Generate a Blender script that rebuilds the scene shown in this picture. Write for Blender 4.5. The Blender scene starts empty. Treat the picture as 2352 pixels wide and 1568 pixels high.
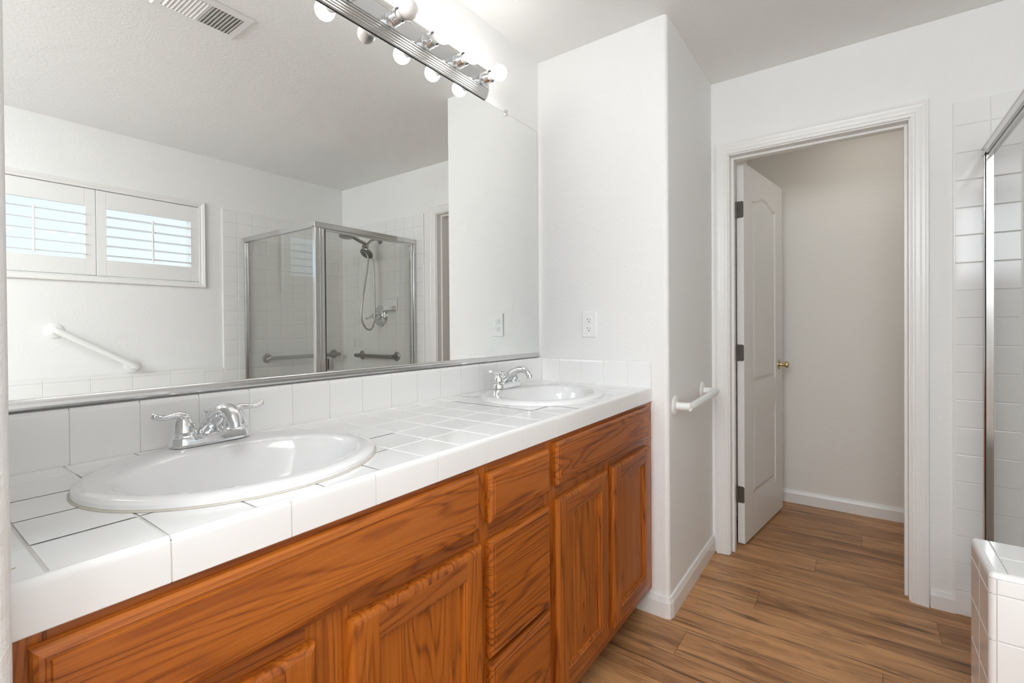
import bpy, math, random
from math import sin, cos, pi, radians, sqrt
from mathutils import Vector, Matrix

sc = bpy.context.scene
COL = sc.collection
rnd = random.Random(7)

# ------------------------------------------------------------------ camera
CAM = (-1.91085, -1.22085, 1.18241)
YAW, PITCH, ROLL, FPX, SV = 36.04335, -0.42116, -0.42498, 1093.84893, -28.58892
def make_camera():
    y, p, r = radians(YAW), radians(PITCH), radians(ROLL)
    fw = Vector((cos(y)*cos(p), sin(y)*cos(p), sin(p)))
    rt = Vector((sin(y), -cos(y), 0))
    up = rt.cross(fw)
    r2 = rt*cos(r) + up*sin(r)
    u2 = -rt*sin(r) + up*cos(r)
    cd = bpy.data.cameras.new('camera')
    cd.sensor_fit = 'HORIZONTAL'; cd.sensor_width = 36.0
    cd.lens = FPX*36.0/2352.0
    cd.shift_y = SV/2352.0
    cd.clip_start = 0.02; cd.clip_end = 60
    co = bpy.data.objects.new('camera', cd)
    m = Matrix(((r2.x, u2.x, -fw.x, CAM[0]), (r2.y, u2.y, -fw.y, CAM[1]), (r2.z, u2.z, -fw.z, CAM[2]), (0, 0, 0, 1)))
    co.matrix_world = m
    COL.objects.link(co)
    sc.camera = co
make_camera()

# ------------------------------------------------------------------ world, large lights, exposure
def make_world():
    w = bpy.data.worlds.new('sky'); sc.world = w; w.use_nodes = True
    nt = w.node_tree; nt.nodes.clear()
    out = nt.nodes.new('ShaderNodeOutputWorld'); bg = nt.nodes.new('ShaderNodeBackground')
    tc = nt.nodes.new('ShaderNodeTexCoord'); sx = nt.nodes.new('ShaderNodeSeparateXYZ')
    rp = nt.nodes.new('ShaderNodeValToRGB')
    rp.color_ramp.elements[0].position = 0.0; rp.color_ramp.elements[0].color = (.81, .91, 1, 1)
    rp.color_ramp.elements[1].position = 0.6; rp.color_ramp.elements[1].color = (.66, .84, 1, 1)
    nt.links.new(tc.outputs['Generated'], sx.inputs[0]); nt.links.new(sx.outputs['Z'], rp.inputs[0])
    nt.links.new(rp.outputs[0], bg.inputs['Color'])
    bg.inputs['Strength'].default_value = 1.25
    nt.links.new(bg.outputs[0], out.inputs[0])
make_world()
H0 = 2.4232
def area(name, loc, rot, sx, sy, power, col):
    l = bpy.data.lights.new(name, 'AREA'); l.shape = 'RECTANGLE'; l.size = sx; l.size_y = sy
    l.energy = power; l.color = col
    o = bpy.data.objects.new(name, l); o.location = loc; o.rotation_euler = rot; COL.objects.link(o)
    return o
# added cool fill light behind the camera; no doorway is built there
area('entry_fill', (-3.28, -1.2, 2.0), (radians(90), 0, radians(-90)), 1.4, .7, 34, (.87, .94, 1.0))
# unseen soft fill added just under the ceiling at the entry end
area('entry_top_fill', (-2.25, -1.15, H0-.012), (0, 0, 0), .9, .8, 13, (.96, .98, 1.0))
# out-of-view fill added to brighten the small room behind the door
area('closet_fill', (1.3, -1.3, H0-.012), (0, 0, 0), .3, .3, 1.25, (1.0, .97, .92))
# daylight through the bathroom window
area('window_daylight', (-1.04, -3.55, 3.15), (radians(48), 0, 0), 2.4, 1.3, 16, (.86, .93, 1.0))
sc.view_settings.view_transform = 'Standard'
sc.view_settings.look = 'None'
sc.view_settings.gamma = 1
sc.view_settings.use_curve_mapping = False
sc.view_settings.exposure = 0.16
BULB_STRENGTH = 19.5
sc.cycles.use_denoising = True
sc.cycles.max_bounces = 14
sc.cycles.diffuse_bounces = 8
sc.cycles.glossy_bounces = 8
sc.cycles.transparent_max_bounces = 16
sc.cycles.sample_clamp_indirect = 6
sc.cycles.caustics_reflective = False
sc.cycles.caustics_refractive = False

# ------------------------------------------------------------------ material helpers
def newmat(name):
    m = bpy.data.materials.new(name); m.use_nodes = True
    nt = m.node_tree
    return m, nt, nt.nodes['Principled BSDF']
def link(nt, a, b): nt.links.new(a, b)
def N(nt, t, **kw):
    n = nt.nodes.new(t)
    for k, v in kw.items():
        if k in n.inputs.keys(): n.inputs[k].default_value = v
        else: setattr(n, k, v)
    return n
def mathn(nt, op, a, b=None, c=None):
    n = nt.nodes.new('ShaderNodeMath'); n.operation = op
    for i, v in enumerate((a, b, c)):
        if v is None: continue
        if isinstance(v, (int, float)): n.inputs[i].default_value = v
        else: nt.links.new(v, n.inputs[i])
    return n.outputs[0]
def srgb(r, g, b):
    f = lambda c: (c/255/12.92) if c/255 <= .04045 else ((c/255+.055)/1.055)**2.4
    return (f(r), f(g), f(b), 1)
def simple(name, col, rough=.5, metal=0, spec=.5, coat=0):
    m, nt, b = newmat(name)
    b.inputs['Base Color'].default_value = col; b.inputs['Roughness'].default_value = rough
    b.inputs['Metallic'].default_value = metal; b.inputs['Specular IOR Level'].default_value = spec
    b.inputs['Coat Weight'].default_value = coat
    return m
def paint(name, col, scale=165, strength=.55, dist=.0022, rough=.6):
    m, nt, b = newmat(name)
    tc = N(nt, 'ShaderNodeTexCoord')
    n1 = N(nt, 'ShaderNodeTexNoise', Scale=scale, Detail=3.0, Roughness=.55)
    n2 = N(nt, 'ShaderNodeTexNoise', Scale=scale*.45, Detail=2.0)
    link(nt, tc.outputs['Object'], n1.inputs['Vector']); link(nt, tc.outputs['Object'], n2.inputs['Vector'])
    h = mathn(nt, 'ADD', n1.outputs['Fac'], n2.outputs['Fac'])
    bp = N(nt, 'ShaderNodeBump', Strength=strength, Distance=dist)
    link(nt, h, bp.inputs['Height']); link(nt, bp.outputs[0], b.inputs['Normal'])
    b.inputs['Base Color'].default_value = col; b.inputs['Roughness'].default_value = rough
    b.inputs['Specular IOR Level'].default_value = .3
    return m
def wood(name, axis, light, mid, dark, gs=1.0, coat=.15, rough=.34):
    """oak: cathedral contour bands stretched along `axis` ('X' or 'Z') plus short pores"""
    m, nt, b = newmat(name)
    tc = N(nt, 'ShaderNodeTexCoord'); oi = N(nt, 'ShaderNodeObjectInfo')
    off = N(nt, 'ShaderNodeVectorMath', operation='SCALE'); 
    comb = N(nt, 'ShaderNodeCombineXYZ')
    r = oi.outputs['Random']
    link(nt, mathn(nt, 'MULTIPLY', r, 13.7), comb.inputs[0]); link(nt, mathn(nt, 'MULTIPLY', r, 5.3), comb.inputs[1]); link(nt, mathn(nt, 'MULTIPLY', r, 9.1), comb.inputs[2])
    add = N(nt, 'ShaderNodeVectorMath', operation='ADD')
    link(nt, tc.outputs['Object'], add.inputs[0]); link(nt, comb.outputs[0], add.inputs[1])
    def stretched(a, c):
        mp = N(nt, 'ShaderNodeMapping')
        mp.inputs['Scale'].default_value = (a, c, c) if axis == 'X' else (c, c, a)
        link(nt, add.outputs[0], mp.inputs['Vector']); return mp.outputs[0]
    n = N(nt, 'ShaderNodeTexNoise', Scale=1.0, Detail=2.0, Roughness=.5)
    link(nt, stretched(.75*gs, 7.5*gs), n.inputs['Vector'])
    band = mathn(nt, 'MULTIPLY_ADD', mathn(nt, 'SINE', mathn(nt, 'MULTIPLY', n.outputs['Fac'], 150)), .5, .5)
    band = mathn(nt, 'POWER', band, 4.0)
    pores = N(nt, 'ShaderNodeTexNoise', Scale=1.0, Detail=3.0, Roughness=.65)
    link(nt, stretched(22*gs, 560*gs), pores.inputs['Vector'])
    fib = N(nt, 'ShaderNodeTexNoise', Scale=1.0, Detail=4.0, Roughness=.6)
    link(nt, stretched(4*gs, 150*gs), fib.inputs['Vector'])
    broad = N(nt, 'ShaderNodeTexNoise', Scale=1.0, Detail=1.0)
    link(nt, stretched(1.5*gs, 7*gs), broad.inputs['Vector'])
    rp = N(nt, 'ShaderNodeValToRGB')
    e = rp.color_ramp.elements; e[0].position = 0.22; e[0].color = light; e[1].position = .62; e[1].color = mid
    e2 = rp.color_ramp.elements.new(.92); e2.color = dark
    f = mathn(nt, 'ADD', mathn(nt, 'MULTIPLY', band, .26), mathn(nt, 'MULTIPLY', fib.outputs['Fac'], .72))
    f = mathn(nt, 'ADD', f, mathn(nt, 'MULTIPLY_ADD', broad.outputs['Fac'], .5, -.17))
    link(nt, f, rp.inputs[0])
    pr = N(nt, 'ShaderNodeMapRange'); pr.inputs['From Min'].default_value = .56; pr.inputs['From Max'].default_value = .72
    link(nt, pores.outputs['Fac'], pr.inputs['Value'])
    pf = mathn(nt, 'MULTIPLY', pr.outputs[0], mathn(nt, 'MULTIPLY_ADD', band, .5, .22))
    mx = N(nt, 'ShaderNodeMix', data_type='RGBA'); mx.inputs['B'].default_value = dark
    link(nt, pf, mx.inputs['Factor']); link(nt, rp.outputs[0], mx.inputs['A'])
    link(nt, mx.outputs['Result'], b.inputs['Base Color'])
    bp = N(nt, 'ShaderNodeBump', Strength=.25, Distance=.0006); bp.invert = True
    link(nt, pf, bp.inputs['Height']); link(nt, bp.outputs[0], b.inputs['Normal'])
    b.inputs['Roughness'].default_value = rough; b.inputs['Coat Weight'].default_value = coat; b.inputs['Coat Roughness'].default_value = .18
    return m
def laminate(name):
    m, nt, b = newmat(name)
    tc = N(nt, 'ShaderNodeTexCoord'); sp = N(nt, 'ShaderNodeSeparateXYZ')
    link(nt, tc.outputs['Object'], sp.inputs[0])
    W, L = .157, 1.62
    px = mathn(nt, 'DIVIDE', mathn(nt, 'ADD', sp.outputs['X'], .045), W)
    ix = mathn(nt, 'FLOOR', px); fx = mathn(nt, 'FRACT', px)
    # seams: staggered per row, with y = -1.2077 at row 7 and -0.993 at row -1 / 0
    sh = mathn(nt, 'FRACT', mathn(nt, 'MULTIPLY_ADD', ix, .371, .18))
    py = mathn(nt, 'ADD', mathn(nt, 'DIVIDE', mathn(nt, 'ADD', sp.outputs['Y'], .993), L), sh)
    iy = mathn(nt, 'FLOOR', py); fy = mathn(nt, 'FRACT', py)
    wn = N(nt, 'ShaderNodeTexWhiteNoise', noise_dimensions='2D'); cb = N(nt, 'ShaderNodeCombineXYZ')
    link(nt, ix, cb.inputs[0]); link(nt, iy, cb.inputs[1]); link(nt, cb.outputs[0], wn.inputs['Vector'])
    # grain coordinates, shifted per board
    gx = mathn(nt, 'ADD', mathn(nt, 'MULTIPLY', sp.outputs['X'], 1.0), mathn(nt, 'MULTIPLY', wn.outputs['Value'], 7.0))
    gy = mathn(nt, 'ADD', sp.outputs['Y'], mathn(nt, 'MULTIPLY', wn.outputs['Value'], 11.0))
    def noise(kx, ky, det=3.0, ro=.55, dist=0.0):
        c = N(nt, 'ShaderNodeCombineXYZ'); link(nt, mathn(nt, 'MULTIPLY', gx, kx), c.inputs[0]); link(nt, mathn(nt, 'MULTIPLY', gy, ky), c.inputs[1])
        n = N(nt, 'ShaderNodeTexNoise', Scale=1.0, Detail=det, Roughness=ro, Distortion=dist)
        link(nt, c.outputs[0], n.inputs['Vector']); return n.outputs['Fac']
    base = noise(17, 1.9, 3.0, .55, .6)
    fine = noise(210, 7, 4.0, .65)
    streak = noise(38, 2.4, 4.0, .6, .9)
    cont = mathn(nt, 'MULTIPLY_ADD', mathn(nt, 'SINE', mathn(nt, 'MULTIPLY', noise(11, 1.3, 1.5, .4), 120)), .5, .5)
    rp = N(nt, 'ShaderNodeValToRGB'); e = rp.color_ramp.elements
    e[0].position = .30; e[0].color = srgb(122, 80, 47)
    e[1].position = .62; e[1].color = srgb(200, 149, 101)
    f = mathn(nt, 'ADD', mathn(nt, 'MULTIPLY', base, .62), mathn(nt, 'MULTIPLY', fine, .26))
    f = mathn(nt, 'ADD', f, mathn(nt, 'MULTIPLY_ADD', wn.outputs['Value'], .13, -.03))
    f = mathn(nt, 'ADD', f, mathn(nt, 'MULTIPLY', cont, .05))
    link(nt, f, rp.inputs[0])
    dk = N(nt, 'ShaderNodeMapRange'); dk.inputs['From Min'].default_value = .545; dk.inputs['From Max'].default_value = .70; dk.inputs['To Max'].default_value = .85
    link(nt, streak, dk.inputs['Value'])
    mx = N(nt, 'ShaderNodeMix', data_type='RGBA'); mx.inputs['B'].default_value = srgb(72, 50, 34)
    link(nt, dk.outputs[0], mx.inputs['Factor']); link(nt, rp.outputs[0], mx.inputs['A'])
    ex = mathn(nt, 'MINIMUM', fx, mathn(nt, 'SUBTRACT', 1.0, fx)); ey = mathn(nt, 'MULTIPLY', mathn(nt, 'MINIMUM', fy, mathn(nt, 'SUBTRACT', 1.0, fy)), L/W)
    ed = mathn(nt, 'MINIMUM', ex, ey)
    gap = N(nt, 'ShaderNodeMapRange'); gap.inputs['From Min'].default_value = .004; gap.inputs['From Max'].default_value = .011; gap.inputs['To Min'].default_value = .55; gap.inputs['To Max'].default_value = 0
    link(nt, ed, gap.inputs['Value'])
    m2 = N(nt, 'ShaderNodeMix', data_type='RGBA'); m2.inputs['B'].default_value = srgb(50, 34, 22)
    link(nt, gap.outputs[0], m2.inputs['Factor']); link(nt, mx.outputs['Result'], m2.inputs['A'])
    link(nt, m2.outputs['Result'], b.inputs['Base Color'])
    bp = N(nt, 'ShaderNodeBump', Strength=.3, Distance=.0008); bp.invert = True
    link(nt, mathn(nt, 'ADD', gap.outputs[0], mathn(nt, 'MULTIPLY', dk.outputs[0], .15)), bp.inputs['Height']); link(nt, bp.outputs[0], b.inputs['Normal'])
    b.inputs['Roughness'].default_value = .38; b.inputs['Specular IOR Level'].default_value = .4
    return m
def glassmat(name, tint, rough=0.0, ior=1.45, boost=1.0):
    m = bpy.data.materials.new(name); m.use_nodes = True; nt = m.node_tree; nt.nodes.clear()
    out = N(nt, 'ShaderNodeOutputMaterial'); tr = N(nt, 'ShaderNodeBsdfTransparent', Color=tint)
    gl = N(nt, 'ShaderNodeBsdfGlossy', Roughness=rough); fr = N(nt, 'ShaderNodeFresnel', IOR=ior)
    mx = N(nt, 'ShaderNodeMixShader')
    ge = N(nt, 'ShaderNodeNewGeometry')
    link(nt, mathn(nt, 'MULTIPLY', mathn(nt, 'MULTIPLY', fr.outputs[0], boost), mathn(nt, 'SUBTRACT', 1.0, ge.outputs['Backfacing'])), mx.inputs[0]); link(nt, tr.outputs[0], mx.inputs[1]); link(nt, gl.outputs[0], mx.inputs[2])
    link(nt, mx.outputs[0], out.inputs[0]); return m
def mirrormat():
    m, nt, b = newmat('mirror_silver')
    b.inputs['Base Color'].default_value = (.90, .91, .895, 1); b.inputs['Metallic'].default_value = 1; b.inputs['Roughness'].default_value = 0
    tc = N(nt, 'ShaderNodeTexCoord')
    # dried splashes low on the left of the glass, faint wiping haze around them
    v = N(nt, 'ShaderNodeTexVoronoi', Scale=75.0, Randomness=1.0); link(nt, tc.outputs['Object'], v.inputs['Vector'])
    spot = N(nt, 'ShaderNodeMapRange'); spot.inputs['From Min'].default_value = .09; spot.inputs['From Max'].default_value = .16; spot.inputs['To Min'].default_value = 1; spot.inputs['To Max'].default_value = 0
    link(nt, v.outputs['Distance'], spot.inputs['Value'])
    cl = N(nt, 'ShaderNodeTexNoise', Scale=9.0, Detail=2.0); link(nt, tc.outputs['Object'], cl.inputs['Vector'])
    clm = N(nt, 'ShaderNodeMapRange'); clm.inputs['From Min'].default_value = .47; clm.inputs['From Max'].default_value = .53
    link(nt, cl.outputs['Fac'], clm.inputs['Value'])
    sp = N(nt, 'ShaderNodeSeparateXYZ'); link(nt, tc.outputs['Object'], sp.inputs[0])
    lx = N(nt, 'ShaderNodeMapRange'); lx.inputs['From Min'].default_value = -1.5; lx.inputs['From Max'].default_value = -1.42; lx.inputs['To Min'].default_value = 1; lx.inputs['To Max'].default_value = 0
    link(nt, sp.outputs['X'], lx.inputs['Value'])
    lz = N(nt, 'ShaderNodeMapRange'); lz.inputs['From Min'].default_value = 1.13; lz.inputs['From Max'].default_value = 1.2; lz.inputs['To Min'].default_value = 1; lz.inputs['To Max'].default_value = 0
    link(nt, sp.outputs['Z'], lz.inputs['Value'])
    k = mathn(nt, 'MULTIPLY', mathn(nt, 'MULTIPLY', spot.outputs[0], clm.outputs[0]), mathn(nt, 'MULTIPLY', lx.outputs[0], lz.outputs[0]))
    hz = N(nt, 'ShaderNodeTexNoise', Scale=5.0, Detail=4.0, Distortion=1.5); link(nt, tc.outputs['Object'], hz.inputs['Vector'])
    hm = N(nt, 'ShaderNodeMapRange'); hm.inputs['From Min'].default_value = .52; hm.inputs['From Max'].default_value = .8; hm.inputs['To Max'].default_value = .10; hm.inputs['To Min'].default_value = .015
    link(nt, hz.outputs['Fac'], hm.inputs['Value'])
    fac = mathn(nt, 'MAXIMUM', k, mathn(nt, 'MULTIPLY', hm.outputs[0], mathn(nt, 'MULTIPLY_ADD', lx.outputs[0], .4, .6)))
    df = N(nt, 'ShaderNodeBsdfDiffuse', Color=(.9, .9, .9, 1)); ms = N(nt, 'ShaderNodeMixShader')
    out = [n for n in nt.nodes if n.type == 'OUTPUT_MATERIAL'][0]
    link(nt, fac, ms.inputs[0]); link(nt, b.outputs[0], ms.inputs[1]); link(nt, df.outputs[0], ms.inputs[2]); link(nt, ms.outputs[0], out.inputs[0])
    return m
def emis(name, col, s):
    m, nt, b = newmat(name)
    b.inputs['Base Color'].default_value = (.9, .9, .9, 1)
    b.inputs['Emission Color'].default_value = col; b.inputs['Emission Strength'].default_value = s
    return m

M = {}
M['wall'] = paint('wall_paint', (.86, .857, .843, 1))
M['ceil'] = paint('ceiling_paint', (.86, .857, .843, 1), scale=130, strength=.45, dist=.0022)
M['closet'] = paint('closet_wall_paint', (.84, .82, .775, 1))
M['trim'] = simple('trim_enamel', (.83, .82, .80, 1), .28, spec=.45)
M['door'] = paint('door_paint', (.80, .79, .765, 1), scale=420, strength=.12, dist=.0004, rough=.35)
M['tile'] = simple('white_glazed_tile', (.85, .845, .83, 1), .11, spec=.5)
M['ctile'] = simple('white_counter_tile', (.87, .868, .86, 1), .12, spec=.5)
M['grout'] = simple('pale_grout', (.74, .73, .70, 1), .8)
M['porc'] = simple('white_porcelain', (.84, .84, .84, 1), .07, spec=.6)
M['chrome'] = simple('chrome', (.80, .81, .82, 1), .06, 1)
M['alum'] = simple('bright_aluminium', (.66, .66, .655, 1), .16, 1)
M['steel'] = simple('dull_steel', (.30, .295, .28, 1), .34, 1)
M['nickel'] = simple('brushed_shower_metal', (.36, .35, .335, 1), .22, 1)
M['brass'] = simple('aged_brass', (.62, .52, .32, 1), .2, 1)
M['hinge'] = simple('dark_bronze', (.16, .145, .12, 1), .45, .6)
M['dark'] = simple('dark_gap', (.02, .02, .02, 1), .6)
M['white'] = simple('white_powder_coat', (.84, .835, .82, 1), .3)
M['plastic'] = simple('white_plastic', (.85, .85, .84, 1), .3)
M['ventgrey'] = simple('duct_inside', (.30, .28, .25, 1), .7)
M['shutter'] = simple('shutter_paint', (.84, .835, .82, 1), .35)
M['oakh'] = wood('oak_grain_across', 'X', srgb(184, 104, 30), srgb(148, 75, 15), srgb(66, 28, 6))
M['oakv'] = wood('oak_grain_upright', 'Z', srgb(184, 104, 30), srgb(148, 75, 15), srgb(66, 28, 6))
M['oakrail'] = wood('oak_rail', 'X', srgb(170, 96, 34), srgb(134, 66, 17), srgb(66, 28, 8))
M['kick'] = simple('dark_kick', (.09, .045, .02, 1), .6)
M['floor'] = laminate('laminate_boards')
M['bulb'] = emis('lit_bulb', (1.0, .985, .96, 1), BULB_STRENGTH)
M['bulboff'] = simple('unlit_opal_glass', (.86, .82, .78, 1), .12)
M['neck'] = simple('bulb_neck', (.86, .84, .81, 1), .3)
M['glass'] = glassmat('shower_glass', (.90, .905, .89, 1), 0, 1.5, 2.0)
M['wglass'] = glassmat('window_glass', (.97, .98, .98, 1), 0, 1.45)
M['clear'] = glassmat('clear_clip', (.9, .9, .9, 1), .05, 1.5, 2)
M['mirror'] = mirrormat()
M['ribs'] = simple('ribbed_chrome', (.58, .575, .56, 1), .27, 1)
M['pcap'] = simple('silver_bar', (.66, .67, .68, 1), .035, 1)
M['caulk'] = simple('stained_caulk', (.60, .56, .49, 1), .8)

# ------------------------------------------------------------------ geometry helpers
class MB:
    def __init__(s): s.v = []; s.f = []; s.m = []; s.sm = []; s.cur = 0; s.smooth = False
    def add(s, vs, fs):
        b = len(s.v); s.v += [tuple(p) for p in vs]
        for f in fs: s.f.append(tuple(b+i for i in f)); s.m.append(s.cur); s.sm.append(s.smooth)
    def box(s, x0, x1, y0, y1, z0, z1):
        x0, x1 = sorted((x0, x1)); y0, y1 = sorted((y0, y1)); z0, z1 = sorted((z0, z1))
        s.add([(x0,y0,z0),(x1,y0,z0),(x1,y1,z0),(x0,y1,z0),(x0,y0,z1),(x1,y0,z1),(x1,y1,z1),(x0,y1,z1)],
              [(0,3,2,1),(4,5,6,7),(0,1,5,4),(1,2,6,5),(2,3,7,6),(3,0,4,7)])
    def prism(s, poly, z0, z1):          # poly ccw in xy
        n = len(poly)
        s.add([(x,y,z0) for x,y in poly]+[(x,y,z1) for x,y in poly],
              [tuple(range(n))[::-1], tuple(range(n,2*n))]+[(i,(i+1)%n,n+(i+1)%n,n+i) for i in range(n)])
    def rings(s, loops, cap0=True, cap1=True, smooth=True, closed=True):
        """loops: list of equal-length point lists"""
        n = len(loops[0]); b = len(s.v)
        for l in loops: s.v += [tuple(p) for p in l]
        for k in range(len(loops)-1):
            for i in range(n if closed else n-1):
                j = (i+1) % n
                s.f.append((b+k*n+i, b+k*n+j, b+(k+1)*n+j, b+(k+1)*n+i)); s.m.append(s.cur); s.sm.append(smooth)
        if cap0: s.f.append(tuple(b+i for i in range(n))[::-1]); s.m.append(s.cur); s.sm.append(False)
        if cap1: s.f.append(tuple(b+(len(loops)-1)*n+i for i in range(n))); s.m.append(s.cur); s.sm.append(False)
    def tube(s, pts, rad, seg=14, up=(0,0,1), cap=True, sub=4):
        """swept tube along smoothed points; rad: number | list of r | list of (rside, rup)"""
        P = [Vector(p) for p in pts]
        if isinstance(rad, (int, float)): rad = [rad]*len(P)
        R = [(r, r) if isinstance(r, (int, float)) else r for r in rad]
        if sub > 1 and len(P) > 2:
            Q = []; RR = []
            for i in range(len(P)-1):
                p0 = P[max(i-1,0)]; p1 = P[i]; p2 = P[i+1]; p3 = P[min(i+2,len(P)-1)]
                for k in range(sub):
                    t = k/sub
                    Q.append(.5*((2*p1)+(-p0+p2)*t+(2*p0-5*p1+4*p2-p3)*t*t+(-p0+3*p1-3*p2+p3)*t**3))
                    tt = t*t*(3-2*t)
                    RR.append((R[i][0]*(1-tt)+R[i+1][0]*tt, R[i][1]*(1-tt)+R[i+1][1]*tt))
            Q.append(P[-1]); RR.append(R[-1]); P, R = Q, RR
        up = Vector(up); loops = []; prev = None
        for i, p in enumerate(P):
            d = (P[min(i+1,len(P)-1)]-P[max(i-1,0)]).normalized()
            if prev is None:
                sd = d.cross(up)
                if sd.length < 1e-3: sd = d.cross(Vector((0,1,0)))
                sd.normalize()
            else:
                sd = (prev - d*prev.dot(d)).normalized()
            prev = sd; u = sd.cross(d).normalized()
            loops.append([p+sd*(cos(2*pi*k/seg)*R[i][0])+u*(sin(2*pi*k/seg)*R[i][1]) for k in range(seg)])
        s.rings(loops, cap, cap)
    def lathe(s, c, axis, prof, seg=24, cap0=True, cap1=True):
        """prof: list of (dist along axis, radius)"""
        a = Vector(axis).normalized(); t = Vector((0,0,1)) if abs(a.z) < .9 else Vector((1,0,0))
        u = a.cross(t).normalized(); w = a.cross(u); c = Vector(c)
        s.rings([[c+a*d+(u*cos(2*pi*k/seg)+w*sin(2*pi*k/seg))*max(r,1e-5) for k in range(seg)] for d, r in prof], cap0, cap1)
    def panel(s, O, U, V, Nn, x0, x1, y0, y1, prof, cap=True, back=True):
        """nested rectangles on plane O+U*x+V*y; prof list of (inset, height)"""
        O, U, V, Nn = map(Vector, (O, U, V, Nn))
        loops = []
        for ins, h in prof:
            loops.append([O+U*a+V*b+Nn*h for a, b in ((x0+ins,y0+ins),(x1-ins,y0+ins),(x1-ins,y1-ins),(x0+ins,y1-ins))])
        s.rings(loops, back, cap, smooth=False)
    def build(s, name, mats, parent=None, origin=None, bevel=0, autosmooth=False, fixn=True):
        if not isinstance(mats, (list, tuple)): mats = [mats]
        o0 = Vector(origin) if origin is not None else Vector((0,0,0))
        wp = Vector((0,0,0))
        if parent is not None and origin is None:
            p = parent
            while p is not None: wp = wp+p.location; p = p.parent
            o0 = wp
        me = bpy.data.meshes.new(name)
        me.from_pydata([tuple(Vector(p)-o0) for p in s.v], [], s.f)
        for m in mats: me.materials.append(m)
        me.polygons.foreach_set('material_index', s.m); me.polygons.foreach_set('use_smooth', s.sm)
        if fixn:
            import bmesh
            bm = bmesh.new(); bm.from_mesh(me); bmesh.ops.recalc_face_normals(bm, faces=bm.faces); bm.to_mesh(me); bm.free()
        me.update()
        if any(s.sm):
            me.set_sharp_from_angle(angle=radians(38)); me.polygons.foreach_set('use_smooth', s.sm); me.update()
        o = bpy.data.objects.new(name, me); COL.objects.link(o)
        if parent is not None: o.parent = parent
        else: o.location = o0
        if bevel:
            md = o.modifiers.new('soft_edge', 'BEVEL'); md.width = bevel; md.segments = 2; md.limit_method = 'ANGLE'; md.angle_limit = radians(40)
        return o
def tag(o, label=None, cat=None, group=None, kind=None):
    if label: o['label'] = label
    if cat: o['category'] = cat
    if group: o['group'] = group
    if kind: o['kind'] = kind
    return o
def thing(name, loc, label, cat, group=None, kind=None):
    o = bpy.data.objects.new(name, None); o.empty_display_size = .05; o.location = loc; COL.objects.link(o)
    return tag(o, label, cat, group, kind)
def copy_tree(o, parent=None):
    c = o.copy(); COL.objects.link(c)
    if parent is not None: c.parent = parent
    for ch in list(o.children): copy_tree(ch, c)
    return c
def struct(mb, name, mat, **kw):
    return tag(mb.build(name, mat, **kw), kind='structure')
def B(*a):
    m = MB(); m.box(*a); return m
def rounded(poly_pts, corner, r, seg=6):
    """replace polygon corners listed in `corner` by arcs"""
    out = []; n = len(poly_pts)
    for i, p in enumerate(poly_pts):
        if i not in corner: out.append(p); continue
        P = Vector(p); a = (Vector(poly_pts[i-1])-P).normalized(); b = (Vector(poly_pts[(i+1) % n])-P).normalized()
        c = P+a*r+b*r
        for k in range(seg+1):
            t = k/seg*pi/2
            out.append(tuple(c-b*r*cos(t)-a*r*sin(t)))
    return out

# tiles: raised pillowed squares standing on a grout face
def tiles(mb, O, U, V, Nn, us, vs, g=.0015, h=.0018, ch=.0016, skip=None, h0=0.0):
    O, U, V, Nn = map(Vector, (O, U, V, Nn))
    for i in range(len(us)-1):
        for j in range(len(vs)-1):
            a0, a1, b0, b1 = us[i]+g, us[i+1]-g, vs[j]+g, vs[j+1]-g
            if a1-a0 < .006 or b1-b0 < .006: continue
            if skip and skip(a0, a1, b0, b1): continue
            P = lambda a, b, z: O+U*a+V*b+Nn*z
            L = []
            for ins, z in ((0, h0), (0, h0+h-ch*.7), (ch*.35, h0+h-ch*.2), (ch*1.2, h0+h)):
                L.append([P(a0+ins, b0+ins, z), P(a1-ins, b0+ins, z), P(a1-ins, b1-ins, z), P(a0+ins, b1-ins, z)])
            mb.rings(L, False, True, smooth=False)
def steps(a, b, p, start=None):
    """grid lines between a and b, pitch p, passing through `start`"""
    if start is None: start = a
    k = math.ceil((a-start)/p-1e-6); L = [a]
    x = start+k*p
    while x < b-1e-6:
        if x > a+1e-6: L.append(x)
        x += p
    L.append(b); return L
TP = .1101

# ------------------------------------------------------------------ room dimensions
H = 2.4232; W = .6035; X2 = .7093; X2b = .833; D = 2.5969; X3 = 1.7218
XL = -1.829; XW = -3.3; ZC = .924
YLi, YRi, ZCI, ZCO, YLo, YRo = .6835, 1.3985, 2.0443, 2.0996, .6241, 1.459

# floor and ceiling
struct(B(XW-.15, X3+.12, -D-.16, .12, -.05, 0), 'floor', M['floor'])
struct(B(XW-.15, X3+.12, -D-.16, .12, H, H+.06), 'ceiling', M['ceil'])
# wall behind the mirror
struct(B(XL, 0, 0.006, .12, 0, H), 'wall_north', M['wall'])
# block at the end of the vanity: rounded corner
mb = MB(); mb.smooth = False
poly = rounded([(0, .12), (0, -W), (X3+.12, -W), (X3+.12, .12)], [1], .019, 8)
mb.prism(poly, 0, H)
nb = struct(mb, 'wall_northeast', M['wall'])
# stub wall left of the vanity
mb = MB(); mb.prism(rounded([(XL-.125, .12), (XL-.125, -.600), (XL, -.600), (XL, .12)], [1, 2], .019, 8), 0, H)
struct(mb, 'wall_northwest', M['wall'])
struct(B(XW, XL-.125, -.45, .12, 0, H), 'wall_north_entry', M['wall'])
struct(B(XW-.12, XW, -D-.16, .12, 0, H), 'wall_west', M['wall'])
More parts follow.
